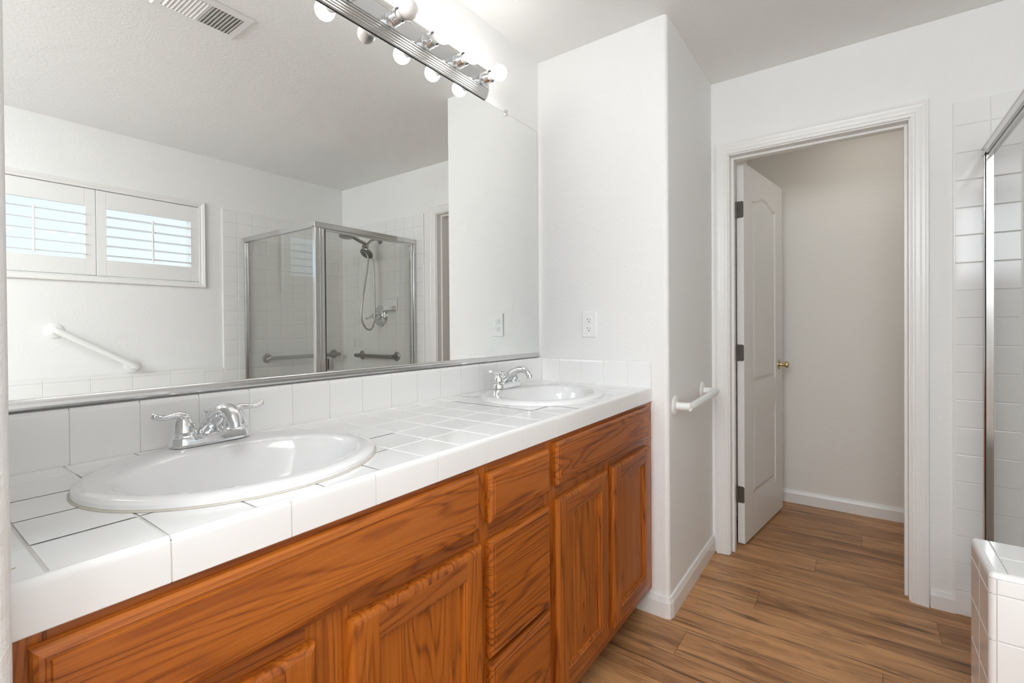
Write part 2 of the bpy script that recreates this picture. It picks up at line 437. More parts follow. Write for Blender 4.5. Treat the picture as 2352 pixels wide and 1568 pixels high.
# east wall with the door opening
mb = MB()
mb.box(X2, X2b, -YLi+.003, -W, 0, H)
mb.box(X2, X2b, -D-.16, -YRi-.003+.0, 0, H)
mb.box(X2, X2b, -YRi-.003, -YLi+.003, ZCI+.003, H)
struct(mb, 'wall_east', M['wall'])
# south wall with the window opening
WX0, WX1, WZ0, WZ1 = -1.604, -.468, 1.508, 2.044
mb = MB()
mb.box(XW, WX0, -D-.16, -D, 0, H); mb.box(WX1, X2, -D-.16, -D, 0, H)
mb.box(WX0, WX1, -D-.16, -D, 0, WZ0); mb.box(WX0, WX1, -D-.16, -D, WZ1, H)
struct(mb, 'wall_south', M['wall'])
# small room behind the door
struct(B(X3, X3+.12, -D-.16, -W, 0, H), 'wall_closet_east', M['closet'])
struct(B(X2b, X3, -1.95, -1.83, 0, H), 'wall_closet_south', M['closet'])

# baseboards
def baseboard(mb, p, q, n, h=.085, t=.013):
    """p->q along the wall foot, n: room side normal"""
    p, q, n = Vector((*p, 0)), Vector((*q, 0)), Vector((*n, 0))
    prof = [(0, 0), (t, 0), (t, h*.72), (t*.86, h*.78), (t*.62, h*.9), (t*.5, h*.97), (t*.3, h), (0, h)]
    mb.rings([[P+n*a+Vector((0, 0, b)) for a, b in prof] for P in (p, q)], smooth=False)
mb = MB(); baseboard(mb, (.018, -W), (X2, -W), (0, -1))
baseboard(mb, (0, -.47), (0, -W+.012), (-1, 0))
# small mitred block around the rounded corner
pr = [(0, 0), (.013, 0), (.013, .061), (.011, .066), (.008, .0765), (.0065, .0825), (.004, .085), (0, .085)]
c0 = Vector((.012, -W+.012, 0))
mb.rings([[c0+Vector((d[0], d[1], 0))*(a)+Vector((0,0,b))+Vector(o_) for a, b in pr] for d, o_ in
          (((-1,0),(-.012,0,0)), ((-.75,-.75),(-.009,-.009,0)), ((0,-1),(0.006,-.012,0)))], smooth=False)
struct(mb, 'baseboard_vanity_end', M['trim'])
mb = MB(); baseboard(mb, (X3, -1.83), (X3, -W), (-1, 0)); baseboard(mb, (X2b, -W), (X3, -W), (0, -1)); baseboard(mb, (X2b, -1.83), (X3, -1.83), (0, 1))
struct(mb, 'baseboard_closet', M['trim'])
mb = MB(); baseboard(mb, (X2, -1.536), (X2, -YRo-.001), (-1, 0), .075)
struct(mb, 'baseboard_east', M['trim'])

# door casing: stepped profile mitred round the opening
def casing(mb, O, U, Nn, x0, x1, ztop, w, zbot=0.0, four=False):
    """x0,x1: inner edges; profile grows outward"""
    O, U, Nn = Vector(O), Vector(U), Vector(Nn); Z = Vector((0, 0, 1))
    prof = [(0, 0), (0, .009), (.004, .0105), (.007, .009), (.012, .0095), (.017, .0125), (w*.5, .0135), (w*.62, .0155), (w*.78, .0165), (w*.86, .0185), (w*.97, .0185), (w, .015), (w, 0)]
    path = [(x0, zbot, -1, 0), (x0, ztop, -1, 1), (x1, ztop, 1, 1), (x1, zbot, 1, 0)]
    if four: path = [(x0, zbot, -1, -1), (x0, ztop, -1, 1), (x1, ztop, 1, 1), (x1, zbot, 1, -1), (x0, zbot, -1, -1)]
    mb.rings([[O+U*(x+sx*a)+Z*(z+sz*a)+Nn*h for a, h in prof] for x, z, sx, sz in path], not four, not four, smooth=False)
mb = MB()
casing(mb, (X2, 0, 0), (0, -1, 0), (-1, 0, 0), YLi, YRi, ZCI, .0585)
struct(mb, 'trim_1', M['trim'])
mb = MB()
casing(mb, (X2b, 0, 0), (0, -1, 0), (1, 0, 0), YLi, YRi, ZCI, .0585)
struct(mb, 'trim_2', M['trim'])
# jamb with stop
mb = MB(); j0, j1, jz = YLi+.006, YRi-.006, ZCI-.006
mb.box(X2-.001, X2b+.001, -j0, -YLi+.003, 0, ZCI+.003); mb.box(X2-.001, X2b+.001, -YRi-.003, -j1, 0, ZCI+.003); mb.box(X2-.001, X2b+.001, -j1, -j0, jz, ZCI+.003)
mb.box(.752, .792, -j0-.012, -j0, 0, jz); mb.box(.752, .792, -j1, -j1+.012, 0, jz); mb.box(.752, .792, -j1+.012, -j0-.012, jz-.012, jz)
struct(mb, 'trim_3', M['trim'], bevel=.0015)

# ------------------------------------------------------------------ door_1 (open leaf, hinges, knob)
def build_door():
    th = .035; wd = .708; z0, z1 = .010, 2.038
    A = Vector((.856, -.7300, 0)); d = Vector((.7036, -.0975, 0)).normalized(); n = Vector((d.y, -d.x, 0))   # n points at the room side (-y)
    root = thing('door_1', (A.x, A.y, 0), None, None, kind='structure')
    def sd_rect(s, z, x0, x1, a0, a1): return min(s-x0, x1-s, z-a0, a1-z)
    def ztop(s):
        t = (s-.14)/(.568-.14); t = min(max(t, 0), 1)
        return 1.862+.040*(.5-.5*cos(2*pi*t))**1.15
    def height(s, z):
        dd = max(sd_rect(s, z, .140, .568, .225, .715), min(s-.140, .568-s, z-.845, (ztop(s)-z)*.96))
        if dd <= 0: return 0
        if dd < .009: return -.0085*(.5-.5*cos(pi*dd/.009))
        if dd < .016: return -.0085
        if dd < .040: return -.0085+.0060*(.5-.5*cos(pi*(dd-.016)/.024))
        return -.0025
    def grid(lo, hi, marks, fine, coarse):
        L = [lo]; x = lo
        while x < hi-1e-6:
            near = min(abs(x+.0001-m) for m in marks)
            near2 = min((abs(m-x) for m in marks), default=9)
            st = fine if near2 < .05 else coarse
            nxt = [m-.05 for m in marks if m-.05 > x+1e-6]
            x2 = x+st
            if st == coarse and nxt and x2 > min(nxt): x2 = max(min(nxt), x+.002)
            x = min(x2, hi); L.append(x)
        return L
    S = grid(0, wd, (.14, .568), .004, .018)
    Z = grid(z0, z1, (.225, .715, .845, 1.842, 1.88, 1.905), .005, .06)
    mb = MB(); vs = []; fs = []
    for z in Z:
        for s in S: vs.append(A+d*s+n*height(s, z)+Vector((0, 0, z)))
    ns = len(S)
    for j in range(len(Z)-1):
        for i in range(ns-1): fs.append((j*ns+i, j*ns+i+1, (j+1)*ns+i+1, (j+1)*ns+i))
    mb.smooth = True; mb.add(vs, fs)
    mb.smooth = False
    P = lambda s, t, z: A+d*s-n*t+Vector((0, 0, z))
    mb.add([P(0,0,z0), P(wd,0,z0), P(wd,th,z0), P(0,th,z0), P(0,0,z1), P(wd,0,z1), P(wd,th,z1), P(0,th,z1)],
           [(0,3,2,1), (4,5,6,7), (1,2,6,5), (2,3,7,6), (3,0,4,7)])
    mb.build('door_leaf', M['door'], root, fixn=False)
    for zc in (1.790, 1.028, .270):
        h = MB(); zz = (zc-.044, zc+.044)
        # leaf plate on the door edge, rounded corners
        pts = rounded([(.001, zz[0]), (.031, zz[0]), (.031, zz[1]), (.001, zz[1])], [0, 3], .008, 4)
        h.rings([[P(-.0012, t, z) for t, z in pts], [P(.0005, t, z) for t, z in pts]], smooth=False)
        hp = P(-.006, .036, 0)
        h.tube([hp+Vector((0, 0, zz[0])), hp+Vector((0, 0, zz[1]))], .0058, 12)
        h.box(.800, .836, -j0-.0012, -j0, zz[0], zz[1])
        for sc_, t in ((-.03, .012), (0, .022), (.03, .012)):
            h.lathe(P(-.0015, t, zc+sc_), -d, [(0, .0035), (.0008, .003), (.0004, .0015)], 10)
        h.build('hinge', M['hinge'], root)
    k = MB(); c = P(.640, 0, .927)
    k.lathe(c, n, [(0, .031), (.004, .031), (.008, .026), (.010, .014), (.022, .011), (.028, .012), (.033, .0165), (.040, .0200), (.048, .0195), (.053, .016), (.055, .008)], 28)
    k.build('door_knob', M['brass'], root)
build_door()

# ------------------------------------------------------------------ window
def build_window():
    root = thing('window_1', (-1.036, -D, 1.5), None, None, kind='structure')
    mb = MB(); casing(mb, (0, -D, 0), (1, 0, 0), (0, 1, 0), WX0, WX1, WZ1, .037, WZ0, True)
    mb.build('casing', M['trim'], root)
    mb = MB()
    for a in ((WX0, WX0+.03, WZ0, WZ1), (WX1-.03, WX1, WZ0, WZ1), (-1.051, -1.021, WZ0, WZ1), (WX0, WX1, WZ0, WZ0+.03), (WX0, WX1, WZ1-.03, WZ1)):
        mb.box(a[0], a[1], -D-.13, -D-.09, a[2], a[3])
    mb.build('sash_frame', M['white'], root)
    mb = MB(); mb.box(WX0+.02, WX1-.02, -D-.112, -D-.108, WZ0+.02, WZ1-.02); mb.build('window_pane', M['wglass'], root)
build_window()
def build_shutter(x0, x1, tilt, label):
    """hinged shutter panel set in the window recess, louvres open"""
    z0, z1 = WZ0+.004, WZ1-.004; y0, y1 = -D-.026, -D+.002
    ox0, ox1, oz0, oz1 = x0+.050, x1-.050, 1.612, 1.934
    t = thing('window_shutter', ((x0+x1)/2, -D-.012, z0), label, 'shutter')
    mb = MB()
    mb.box(x0, ox0, y0, y1, z0, z1); mb.box(ox1, x1, y0, y1, z0, z1)
    mb.box(ox0, ox1, y0, y1, z0, oz0); mb.box(ox0, ox1, y0, y1, oz1, z1)
    mb.build('shutter_frame', M['shutter'], t, bevel=.002)
    n = 5; sp = .0607
    for i in range(n):
        zc = 1.638+.003+i*sp+.0; l = MB(); pr_ = []
        for k in range(16):
            a = 2*pi*k/16; u = .0305*cos(a); w = .0045*sin(a)
            pr_.append((u*cos(tilt)-w*sin(tilt), u*sin(tilt)+w*cos(tilt)))
        l.rings([[(x, -D-.012+a, zc+b) for a, b in pr_] for x in (ox0+.001, ox1-.001)])
        l.build('louver', M['shutter'], t)
    r = MB(); xm = (ox0+ox1)/2+.005
    r.box(xm-.005, xm+.005, -D+.0185, -D+.027, 1.622, 1.895); r.build('tilt_rod', M['shutter'], t, bevel=.002)
build_shutter(-1.603, -1.037, radians(-6), 'white louvred shutter panel in the left half of the window above the tub')
build_shutter(-1.035, -.469, radians(1), 'white louvred shutter panel in the right half of the window, nearer the shower')

# ------------------------------------------------------------------ shower tile on the walls
mb = MB(); mb.cur = 1
ZT = 2.066; YT = 1.535; XT = -.314
zs = steps(0, ZT, TP, ZT-.0955)
# east wall field
mb.box(X2-.008, X2, -D, -YT, 0, ZT-.002)
mb.cur = 0
ys = steps(YT, D-.008, TP, YT+TP*.95)
tiles(mb, (X2-.008, 0, 0), (0, -1, 0), (0, 0, 1), (-1, 0, 0), ys, zs)
# rounded trim edge
mb.smooth = True
mb.tube([(X2-.0045, -YT, 0), (X2-.0045, -YT, ZT)], .0052, 10, sub=1)
mb.smooth = False
struct(mb, 'wall_shower_east', [M['tile'], M['grout']])
mb = MB(); mb.cur = 1
mb.box(XT, X2-.008, -D, -D+.008, 0, ZT-.002)
mb.cur = 0
tiles(mb, (0, -D+.008, 0), (1, 0, 0), (0, 0, 1), (0, 1, 0), steps(XT, X2-.008, TP, XT+TP*.95), zs)
struct(mb, 'wall_shower_south', [M['tile'], M['grout']])
mb = MB(); mb.cur = 1
mb.box(XW, XT, -D, -D+.008, .0, .8845)
mb.cur = 0
tiles(mb, (0, -D+.008, 0), (1, 0, 0), (0, 0, 1), (0, 1, 0), steps(XW, XT, .2115, -1.2838), steps(.5, .888, .1101, .8675))
struct(mb, 'wall_tub_surround', [M['tile'], M['grout']])

# ------------------------------------------------------------------ knee wall between tub and shower
def build_knee():
    x0, x1, y1, zt = -.366, -.142, -1.466, .600
    r = .012
    t = thing('knee_wall', ((x0+x1)/2, -2.0, 0), 'low white tiled knee wall with a rounded cap beside the shower glass', 'knee wall')
    c = MB(); c.box(x0+.004, x1-.004, -D+.009, y1-.004, 0, zt-.004); c.build('wall_core', M['grout'], t)
    m = MB()
    zl = steps(0, zt, .1082, .551)
    # end face (towards vanity), two columns
    tiles(m, (0, y1-.004, 0), (1, 0, 0), (0, 0, 1), (0, 1, 0), [x0+r, x0+r+.0995, x1], zl[:-1]+[zt-r], h=.004, ch=.002, g=.0012)
    # west face
    m2 = [y1+0-r-.0]
    tiles(m, (x0+.004, 0, 0), (0, -1, 0), (0, 0, 1), (-1, 0, 0), [1.466+r] + steps(1.588, D-.01, TP, 1.588), zl[:-1]+[zt-r], h=.004, ch=.002, g=.0009)
    m.build('face_tile', M['tile'], t)
    # cap: rounded front edges
    k = MB()
    def arc(cx, cz, rr, a0, a1, n=6): return [(cx+rr*cos(a0+(a1-a0)*i/n), cz+rr*sin(a0+(a1-a0)*i/n)) for i in range(n+1)]
    # top slab with bullnose on west edge, swept along y, and along x at the end
    pr1 = arc(x0+r, zt-r, r, pi, pi/2)            # west edge going up
    pts0 = [(a, y1-r, b) for a, b in pr1]; pts1 = [(a, -D+.012, b) for a, b in pr1]
    k.rings([pts0, pts1], False, False, smooth=True, closed=False)
    pr2 = arc(y1-r, zt-r, r, 0, pi/2)             # end edge (y direction)
    k.rings([[(x0+r, a, b) for a, b in pr2], [(x1, a, b) for a, b in pr2]], False, False, smooth=True, closed=False)
    # vertical rounded corner of the end
    pr3 = [(x0+r+r*cos(a), y1-r+r*sin(a)) for a in [pi-(pi/2)*i/6 for i in range(7)]]
    for za, zb in zip(zl[:-1], zl[1:-1]+[zt-r]):
        k.rings([[(a, b, za+.0012) for a, b in pr3], [(a, b, zb-.0012) for a, b in pr3]], False, False, smooth=True, closed=False)
    # sphere octant
    oct_ = []
    for j in range(7):
        ph = pi/2*j/6
        oct_.append([(x0+r-r*cos(ph)*cos(pi/2*i/6), y1-r+r*cos(ph)*sin(pi/2*i/6), zt-r+r*sin(ph)) for i in range(7)])
    k.rings(oct_, False, False, smooth=True, closed=False)
    for a, b in ((1.466+r, 1.5), (1.5, 1.61), (1.61, 1.72), (1.72, 1.83), (1.83, 1.94), (1.94, 2.05), (2.05, 2.16), (2.16, 2.27), (2.27, 2.38), (2.38, 2.49), (2.49, D-.01)):
        pass
    tiles(k, (0, 0, zt-.004), (1, 0, 0), (0, 1, 0), (0, 0, 1), [x0+r-.0012, x0+.112, x1], steps(-D+.012, y1-.034, TP, y1-.034)+[], h=.004, ch=.0015, g=.001)
    tiles(k, (0, 0, zt-.004), (1, 0, 0), (0, 1, 0), (0, 0, 1), [x0+r-.0012, x1], [y1-.034, y1-r+.0012], h=.004, ch=.0012, g=.001)
    k.build('cap_tile', M['tile'], t)
    b = MB(); b.box(x1-.004, x1, -D+.009, y1-.006, 0, zt-.003); b.build('inner_face', M['tile'], t)
build_knee()

# shower curb + floor pan
mb = MB(); mb.box(-.141, X2-.0105, -1.70, -1.585, .001, .115)
tag(mb.build('shower_curb', M['tile'], bevel=.012), 'low white tiled curb across the foot of the shower door', 'curb')
mb = MB(); mb.box(-.141, X2-.0105, -D+.0105, -1.701, .001, .045)
tag(mb.build('shower_pan', M['porc'], bevel=.006), 'white shower floor pan behind the curb and glass', 'shower pan')

# ------------------------------------------------------------------ shower enclosure
def build_enclosure():
    t = thing('shower_enclosure', (.28, -1.62, .115), 'framed clear glass shower enclosure with bright metal rails', 'shower enclosure')
    zh = 1.867; yh = -1.6155
    hd = MB()
    # headers: stepped rails
    hd.box(-.170, X2-.0105, yh-.034, yh, zh-.034, zh); hd.box(-.172, X2-.0105, yh-.036, yh+.002, zh-.006, zh)
    hd.box(-.170, X2-.0105, yh-.034, yh+.003, zh-.036, zh-.028)
    hd.box(-.166, -.136, -D+.0105, yh-.034, zh-.034, zh); hd.box(-.168, -.134, -D+.0105, yh-.036, zh-.006, zh)
    hd.build('header_rail', M['alum'], t, bevel=.0015)
    p = MB(); zb = .6005
    p.box(-.166, -.134, yh-.034, yh-.002, zb, zh-.034); p.build('corner_post', M['alum'], t, bevel=.003)
    p = MB(); p.box(-.133, -.108, yh-.030, yh-.004, .1155, zh-.035); p.box(-.107, -.092, yh-.026, yh-.010, .1155, zh-.036); p.build('strike_post', M['alum'], t, bevel=.003)
    s = MB(); s.box(-.0915, -.084, yh-.024, yh-.012, .13, zh-.04); s.build('rubber_seal', M['dark'], t)
    p = MB(); p.box(X2-.036, X2-.0105, yh-.034, yh, .1155, zh-.034); p.build('wall_jamb', M['alum'], t, bevel=.004)
    p = MB(); p.box(X2-.056, X2-.039, yh-.028, yh-.006, .13, zh-.038); p.box(X2-.0565, X2-.0555, yh-.030, yh-.004, .13, zh-.04); p.build('door_stile', M['alum'], t, bevel=.003)
    s = MB(); s.box(X2-.0385, X2-.0365, yh-.03, yh-.004, .13, zh-.038); s.build('rubber_seal', M['dark'], t)
    g = MB(); g.box(-.083, X2-.057, yh-.020, yh-.0145, .135, zh-.037)
    gd = g.build('glass_door', M['glass'], t)
    for za, zb_ in ((zh-.050, zh-.038), (.12, .134)):
        g = MB(); g.box(-.0835, X2-.057, yh-.026, yh-.008, za, zb_); g.build('door_rail', M['alum'], t, bevel=.002)
    g = MB(); g.box(-.1525, -.147, -D+.03, yh-.036, zb+.012, zh-.036); g.build('glass_panel', M['glass'], t)
    f = MB(); f.box(-.164, -.138, -D+.0105, -D+.029, zb, zh-.034); f.box(-.164, -.138, -D+.03, yh-.036, zb, zb+.011); f.build('panel_channel', M['alum'], t, bevel=.002)
    h = MB()
    for k in range(4): h.box(-.080+k*.0105, -.0725+k*.0105, yh-.012, yh+.012-.002*k, .900, .972)
    h.box(-.082, -.038, yh-.0142, yh-.008, .897, .975)
    h.build('door_pull', M['alum'], t, bevel=.001)
build_enclosure()

# ------------------------------------------------------------------ grab bars
def grab_bar(a, b, n, label, mat, stand=.065, r=.0165, fl=.038, group=None):
    """a,b flange centres on the wall; n wall normal into the room"""
    a, b, n = Vector(a), Vector(b), Vector(n); d = (b-a).normalized()
    t = thing('grab_bar', tuple(a), label, 'grab bar', group)
    m = MB(); k = .028
    pts = [a+n*.002, a+n*(stand-k), a+n*(stand-k*.3)+d*k*.3, a+n*stand+d*k, b+n*stand-d*k, b+n*(stand-k*.3)-d*k*.3, b+n*(stand-k), b+n*.002]
    m.tube(pts, r, 18, sub=5, up=(0, 0, 1) if abs(n.x) < .5 else (0, 0, 1)); m.build('rail', mat, t)
    for c in (a, b):
        f = MB(); f.lathe(c+n*.0005, n, [(0, fl), (.003, fl), (.0065, fl*.9), (.009, fl*.72), (.010, r*1.25), (.011, r*1.02)], 28); f.build('flange', mat, t)
    return t
grab_bar((.082, -W, .845), (.505, -W, .860), (0, -1, 0), 'white grab bar on the short wall between vanity and doorway', M['white'], fl=.042)
grab_bar((-1.2325, -D, 1.172), (-.862, -D, .941), (0, 1, 0), 'white slanted grab bar on the wall under the window, seen in the mirror', M['white'], r=.0182, fl=.046)
grab_bar((.005, -D+.0105, .936), (.600, -D+.0105, .940), (0, 1, 0), 'dull metal grab bar on the tiled window wall inside the shower', M['steel'])
grab_bar((X2-.0105, -2.305, .934), (X2-.0105, -1.851, .935), (-1, 0, 0), 'short dull metal grab bar under the shower valve', M['steel'])

# ------------------------------------------------------------------ shower head, valve, soap dish
def build_shower_head():
    xw = X2-.0105; yc = -2.048
    t = thing('shower_fixture', (xw, yc, 1.92), 'metal double shower fixture with hand spray and looped hose', 'shower head')
    m = MB(); m.lathe((xw, yc, 1.908), (-1, 0, 0), [(0, .030), (.004, .029), (.009, .018), (.011, .011)], 24)
    m.tube([(xw, yc, 1.908), (xw-.05, yc, 1.912), (xw-.095, yc, 1.895), (xw-.125, yc, 1.868), (xw-.145, yc, 1.845)], .0105, 14); m.build('shower_arm', M['nickel'], t)
    j = Vector((xw-.155, yc, 1.838))
    m = MB(); m.lathe(j+Vector((.02, 0, .018)), (-.75, 0, -.6), [(0, .013), (.006, .019), (.03, .021), (.045, .017), (.055, .012)], 20)
    m.lathe(j+Vector((0, .03, 0)), (0, -1, 0), [(0, .012), (.004, .017), (.052, .017), (.056, .012)], 20); m.build('diverter', M['nickel'], t)
    # fixed head, faces down and towards the room
    ax = Vector((-.62, .10, -.72)).normalized(); c = Vector((.560, yc, 1.786))
    m = MB(); m.tube([j, (j+c)/2+Vector((0, 0, .012)), c-ax*.02], .012, 12)
    m.lathe(c-ax*.028, ax, [(0, .012), (.006, .022), (.014, .044), (.024, .055), (.034, .056), (.038, .053)], 30); m.build('fixed_head', M['nickel'], t)
    m = MB(); m.lathe(c+ax*.0102, ax, [(0, .051), (.002, .050)], 30); fh = m.build('spray_face', simple('spray_face_grey', (.11, .11, .105, 1), .4), t)
    u = ax.cross(Vector((0, 0, 1))).normalized(); w = ax.cross(u)
    m = MB()
    for q in range(10):
        a = 2*pi*q/10; dd = u*cos(a)+w*sin(a)
        m.tube([c+ax*.0126+dd*.018, c+ax*.0126+dd*.044], .0032, 6, sub=1)
    m.build('nozzle_ring', M['nickel'], t)
    # hand spray resting in its holder
    hb = Vector((.500, yc, 1.874)); tip = Vector((.375, yc, 1.935))
    m = MB(); m.tube([j+Vector((.0, 0, .006)), (.545, yc, 1.862), hb, (.455, yc, 1.890), (.420, yc, 1.901)], [.011, .0135, .0145, .014, .013], 14); m.build('spray_handle', M['nickel'], t)
    ax2 = Vector((-.10, .05, -1)).normalized(); hc = Vector((.366, yc, 1.900))
    m = MB(); m.lathe(hc-ax2*.016, ax2, [(0, .02), (.004, .044), (.012, .055), (.026, .055), (.030, .050)], 30); m.build('hand_spray', M['nickel'], t)
    m = MB(); m.lathe(hc+ax2*.0135, ax2, [(0, .049), (.002, .048)], 30); m.build('spray_face', M['steel'], t)
    hz = [(j.x+.005, yc, j.z-.02), (.590, yc+.01, 1.78), (.612, yc+.015, 1.70), (.616, yc+.02, 1.50), (.617, yc+.02, 1.30), (.600, yc+.03, 1.20), (.560, yc+.04, 1.158), (.515, yc+.04, 1.17), (.482, yc+.035, 1.225), (.478, yc+.03, 1.30), (.497, yc+.03, 1.42), (.530, yc+.02, 1.56), (.552, yc+.02, 1.68), (.562, yc+.01, 1.76), (j.x-.03, yc, j.z-.012)]
    m = MB(); m.tube(hz, .0072, 10, sub=5); m.build('hose', simple('hose_metal', (.52, .51, .48, 1), .3, 1), t)
build_shower_head()
def build_valve():
    xw = X2-.0105; c = Vector((xw, -2.051, 1.272))
    t = thing('shower_valve', tuple(c), 'round chrome shower valve plate with a lever, below the shower head', 'shower valve')
    m = MB(); m.lathe(c, (-1, 0, 0), [(0, .088), (.004, .088), (.009, .084), (.010, .070), (.016, .058), (.018, .036)], 40); m.build('plate', M['chrome'], t)
    m = MB(); m.lathe(c+Vector((-.016, 0, 0)), (-1, 0, 0), [(0, .034), (.02, .031), (.05, .026), (.062, .022), (.066, .012)], 28); m.build('hub', M['chrome'], t)
    m = MB(); a = c+Vector((-.055, 0, -.004)); m.tube([a, a+Vector((-.035, .004, 0)), a+Vector((-.075, .008, -.012)), a+Vector((-.10, .01, -.020))], [.020, .015, .0095, .010], 14); m.build('lever', M['chrome'], t)
build_valve()
def build_soap():
    xw = X2-.0105; y0, y1 = -1.975, -1.835; z0, z1 = 1.315, 1.425
    t = thing('soap_dish', (xw, -1.90, z0), 'white ceramic soap dish set in the shower wall tile', 'soap dish')
    m = MB(); m.panel((xw, 0, 0), (0, -1, 0), (0, 0, 1), (-1, 0, 0), -y1, -y0, z0, z1, [(0, 0), (0, .006), (.004, .010), (.012, .012), (.018, .003)], True, True); m.build('back_plate', M['porc'], t)
    m = MB(); L = []
    for q in range(9):
        a = pi*q/8; yy = (y0+y1)/2+.058*cos(a); dx = .072*max(sin(a), 0)**.6
        L.append((xw-dx-.004, yy))
    m.prism([(xw-.002, y1-.012)]+L+[(xw-.002, y0+.012)], z0+.002, z0+.036); m.build('tray', M['porc'], t, bevel=.004)
build_soap()

# ------------------------------------------------------------------ bathtub under the window
def build_tub():
    x0, x1, y0, y1, zt = -2.25, -.3675, -D+.0105, -1.62, .50
    t = thing('bathtub', ((x0+x1)/2, -2.1, 0), 'white built-in bathtub in a tiled deck under the window', 'bathtub')
    m = MB(); m.box(x0, x1, y1-.02, y1, 0, zt-.02); m.build('apron', M['tile'], t)
    m = MB(); cx, cy = (x0+x1)/2, (y0+y1)/2; n = 48
    def ov(ax_, ay_, z, e=2.6):
        out = []
        for k in range(n):
            a = 2*pi*k/n; c_, s_ = cos(a), sin(a)
            out.append((cx+ax_*abs(c_)**(2/e)*(1 if c_ >= 0 else -1), cy+ay_*abs(s_)**(2/e)*(1 if s_ >= 0 else -1), z))
        return out
    hx, hy = (x1-x0)/2, (y1-y0)/2
    def rc(z):
        out = []
        for k in range(n):
            a = 2*pi*k/n; c_, s_ = cos(a), sin(a); q = 1/max(abs(c_), abs(s_)); out.append((cx+hx*c_*q, cy+hy*s_*q, z))
        return out
    m.rings([rc(zt-.02), rc(zt-.001), ov(hx-.14, hy-.10, zt), ov(hx-.15, hy-.11, zt+.012), ov(hx-.20, hy-.15, zt+.012), ov(hx-.23, hy-.17, zt-.02), ov(hx-.30, hy-.22, .16), ov(hx-.42, hy-.30, .09)], True, True)
    m.build('tub_shell', M['porc'], t)
build_tub()

# ------------------------------------------------------------------ vanity cabinet
YF = -.532; YD = -.5505
def dr_prof(t): return [(0, 0), (0, t-.009), (.002, t-.0045), (.006, t-.0015), (.010, t-.0008), (.0115, t-.0028), (.0145, t-.0028), (.016, t)]
def build_vanity():
    t = thing('vanity_cabinet', (-.9145, -.27, 0), 'long honey oak vanity cabinet with doors and a centre drawer stack', 'cabinet')
    zb, zt_ = .103, .868
    c = MB(); c.cur = 1
    c.box(XL+.001, -.0015, YF+.019, -.012, zb, .700)
    c.box(XL+.001, -.0015, -.515, YF+.001+.017, .700, zt_)
    c.cur = 1
    # upright members of the face frame
    for a, b in ((XL+.001, -1.797), (-1.114, -1.064), (-.829, -.766), (-.072, -.0015)):
        c.box(a, b, YF, YF+.0185, zb, zt_)
    for a, b in ((-1.511, -1.429), (-.462, -.398)): c.box(a, b, YF, YF+.0185, zb+.03, .720)
    c.cur = 0
    for a, b in ((-1.797, -1.114), (-1.064, -.829), (-.766, -.072)):
        for z0, z1 in ((.845, zt_), (.695, .745), (zb, .155)): c.box(a, b, YF+.0002, YF+.0185, z0, z1)
    c.box(-1.064, -.829, YF+.0002, YF+.0185, .40, .44)
    c.build('cabinet_body', [M['oakrail'], M['oakv']], t)
    k = MB(); k.box(XL+.001, -.0015, -.466, -.455, .001, zb); k.build('toe_kick', M['kick'], t)
    def front(name, x0, x1, z0, z1, mat, label=None):
        m = MB(); m.panel((0, YF-.0003, 0), (1, 0, 0), (0, 0, 1), (0, -1, 0), x0, x1, z0, z1, dr_prof(.0185))
        o = m.build(name, mat, t); return o
    front('false_drawer_front', -1.812, -1.1105, .733, .857, M['oakh'])
    front('false_drawer_front', -.7775, -.0655, .7365, .857, M['oakh'])
    front('drawer_front', -1.0745, -.8180, .7345, .8475, M['oakh'])
    front('drawer_front', -1.0745, -.8180, .4270, .6945, M['oakh'])
    front('drawer_front', -1.0745, -.8180, .1450, .4130, M['oakh'])
    def door(x0, x1, z0, z1):
        th = .0185; b = .053; a = .016
        m = MB(); O = Vector((0, YF-.0003, 0)); U = Vector((1, 0, 0)); V = Vector((0, 0, 1)); Nn = Vector((0, -1, 0))
        prof = [(0, 0), (0, th-.009), (.002, th-.0045), (.006, th-.0015), (.011, th-.0003), (a, th)]
        m.cur = 0; m.panel(O, U, V, Nn, x0, x1, z0, z1, prof, False, True)
        P = lambda x, z, h=th: O+U*x+V*z+Nn*h
        def q(xa, xb, za, zb_): m.add([P(xa, za), P(xb, za), P(xb, zb_), P(xa, zb_)], [(0, 1, 2, 3)])
        m.cur = 0; q(x0+a, x0+b, z0+a, z1-a); q(x1-b, x1-a, z0+a, z1-a)
        m.cur = 1; q(x0+b, x1-b, z1-b, z1-a); q(x0+b, x1-b, z0+a, z0+b)
        m.cur = 0; m.panel(O, U, V, Nn, x0, x1, z0, z1, [(b, th), (b+.0015, th-.0045), (b+.005, th-.0035), (b+.008, th-.005), (b+.0095, th-.011)], False, False)
        o = m.build('cabinet_door', [M['oakv'], M['oakrail']], t, fixn=True)
        pm = MB(); pm.box(x0+b-.006, x1-b+.006, YF-.0003-th+.0105, YF-.0003-th+.015, z0+b-.006, z1-b+.006); pm.build('door_panel', M['oakv'], o)
    door(-1.812, -1.5005, .145, .6985); door(-1.4400, -1.1030, .145, .6985)
    door(-.7785, -.4500, .145, .7005); door(-.4080, -.0620, .145, .7005)
build_vanity()

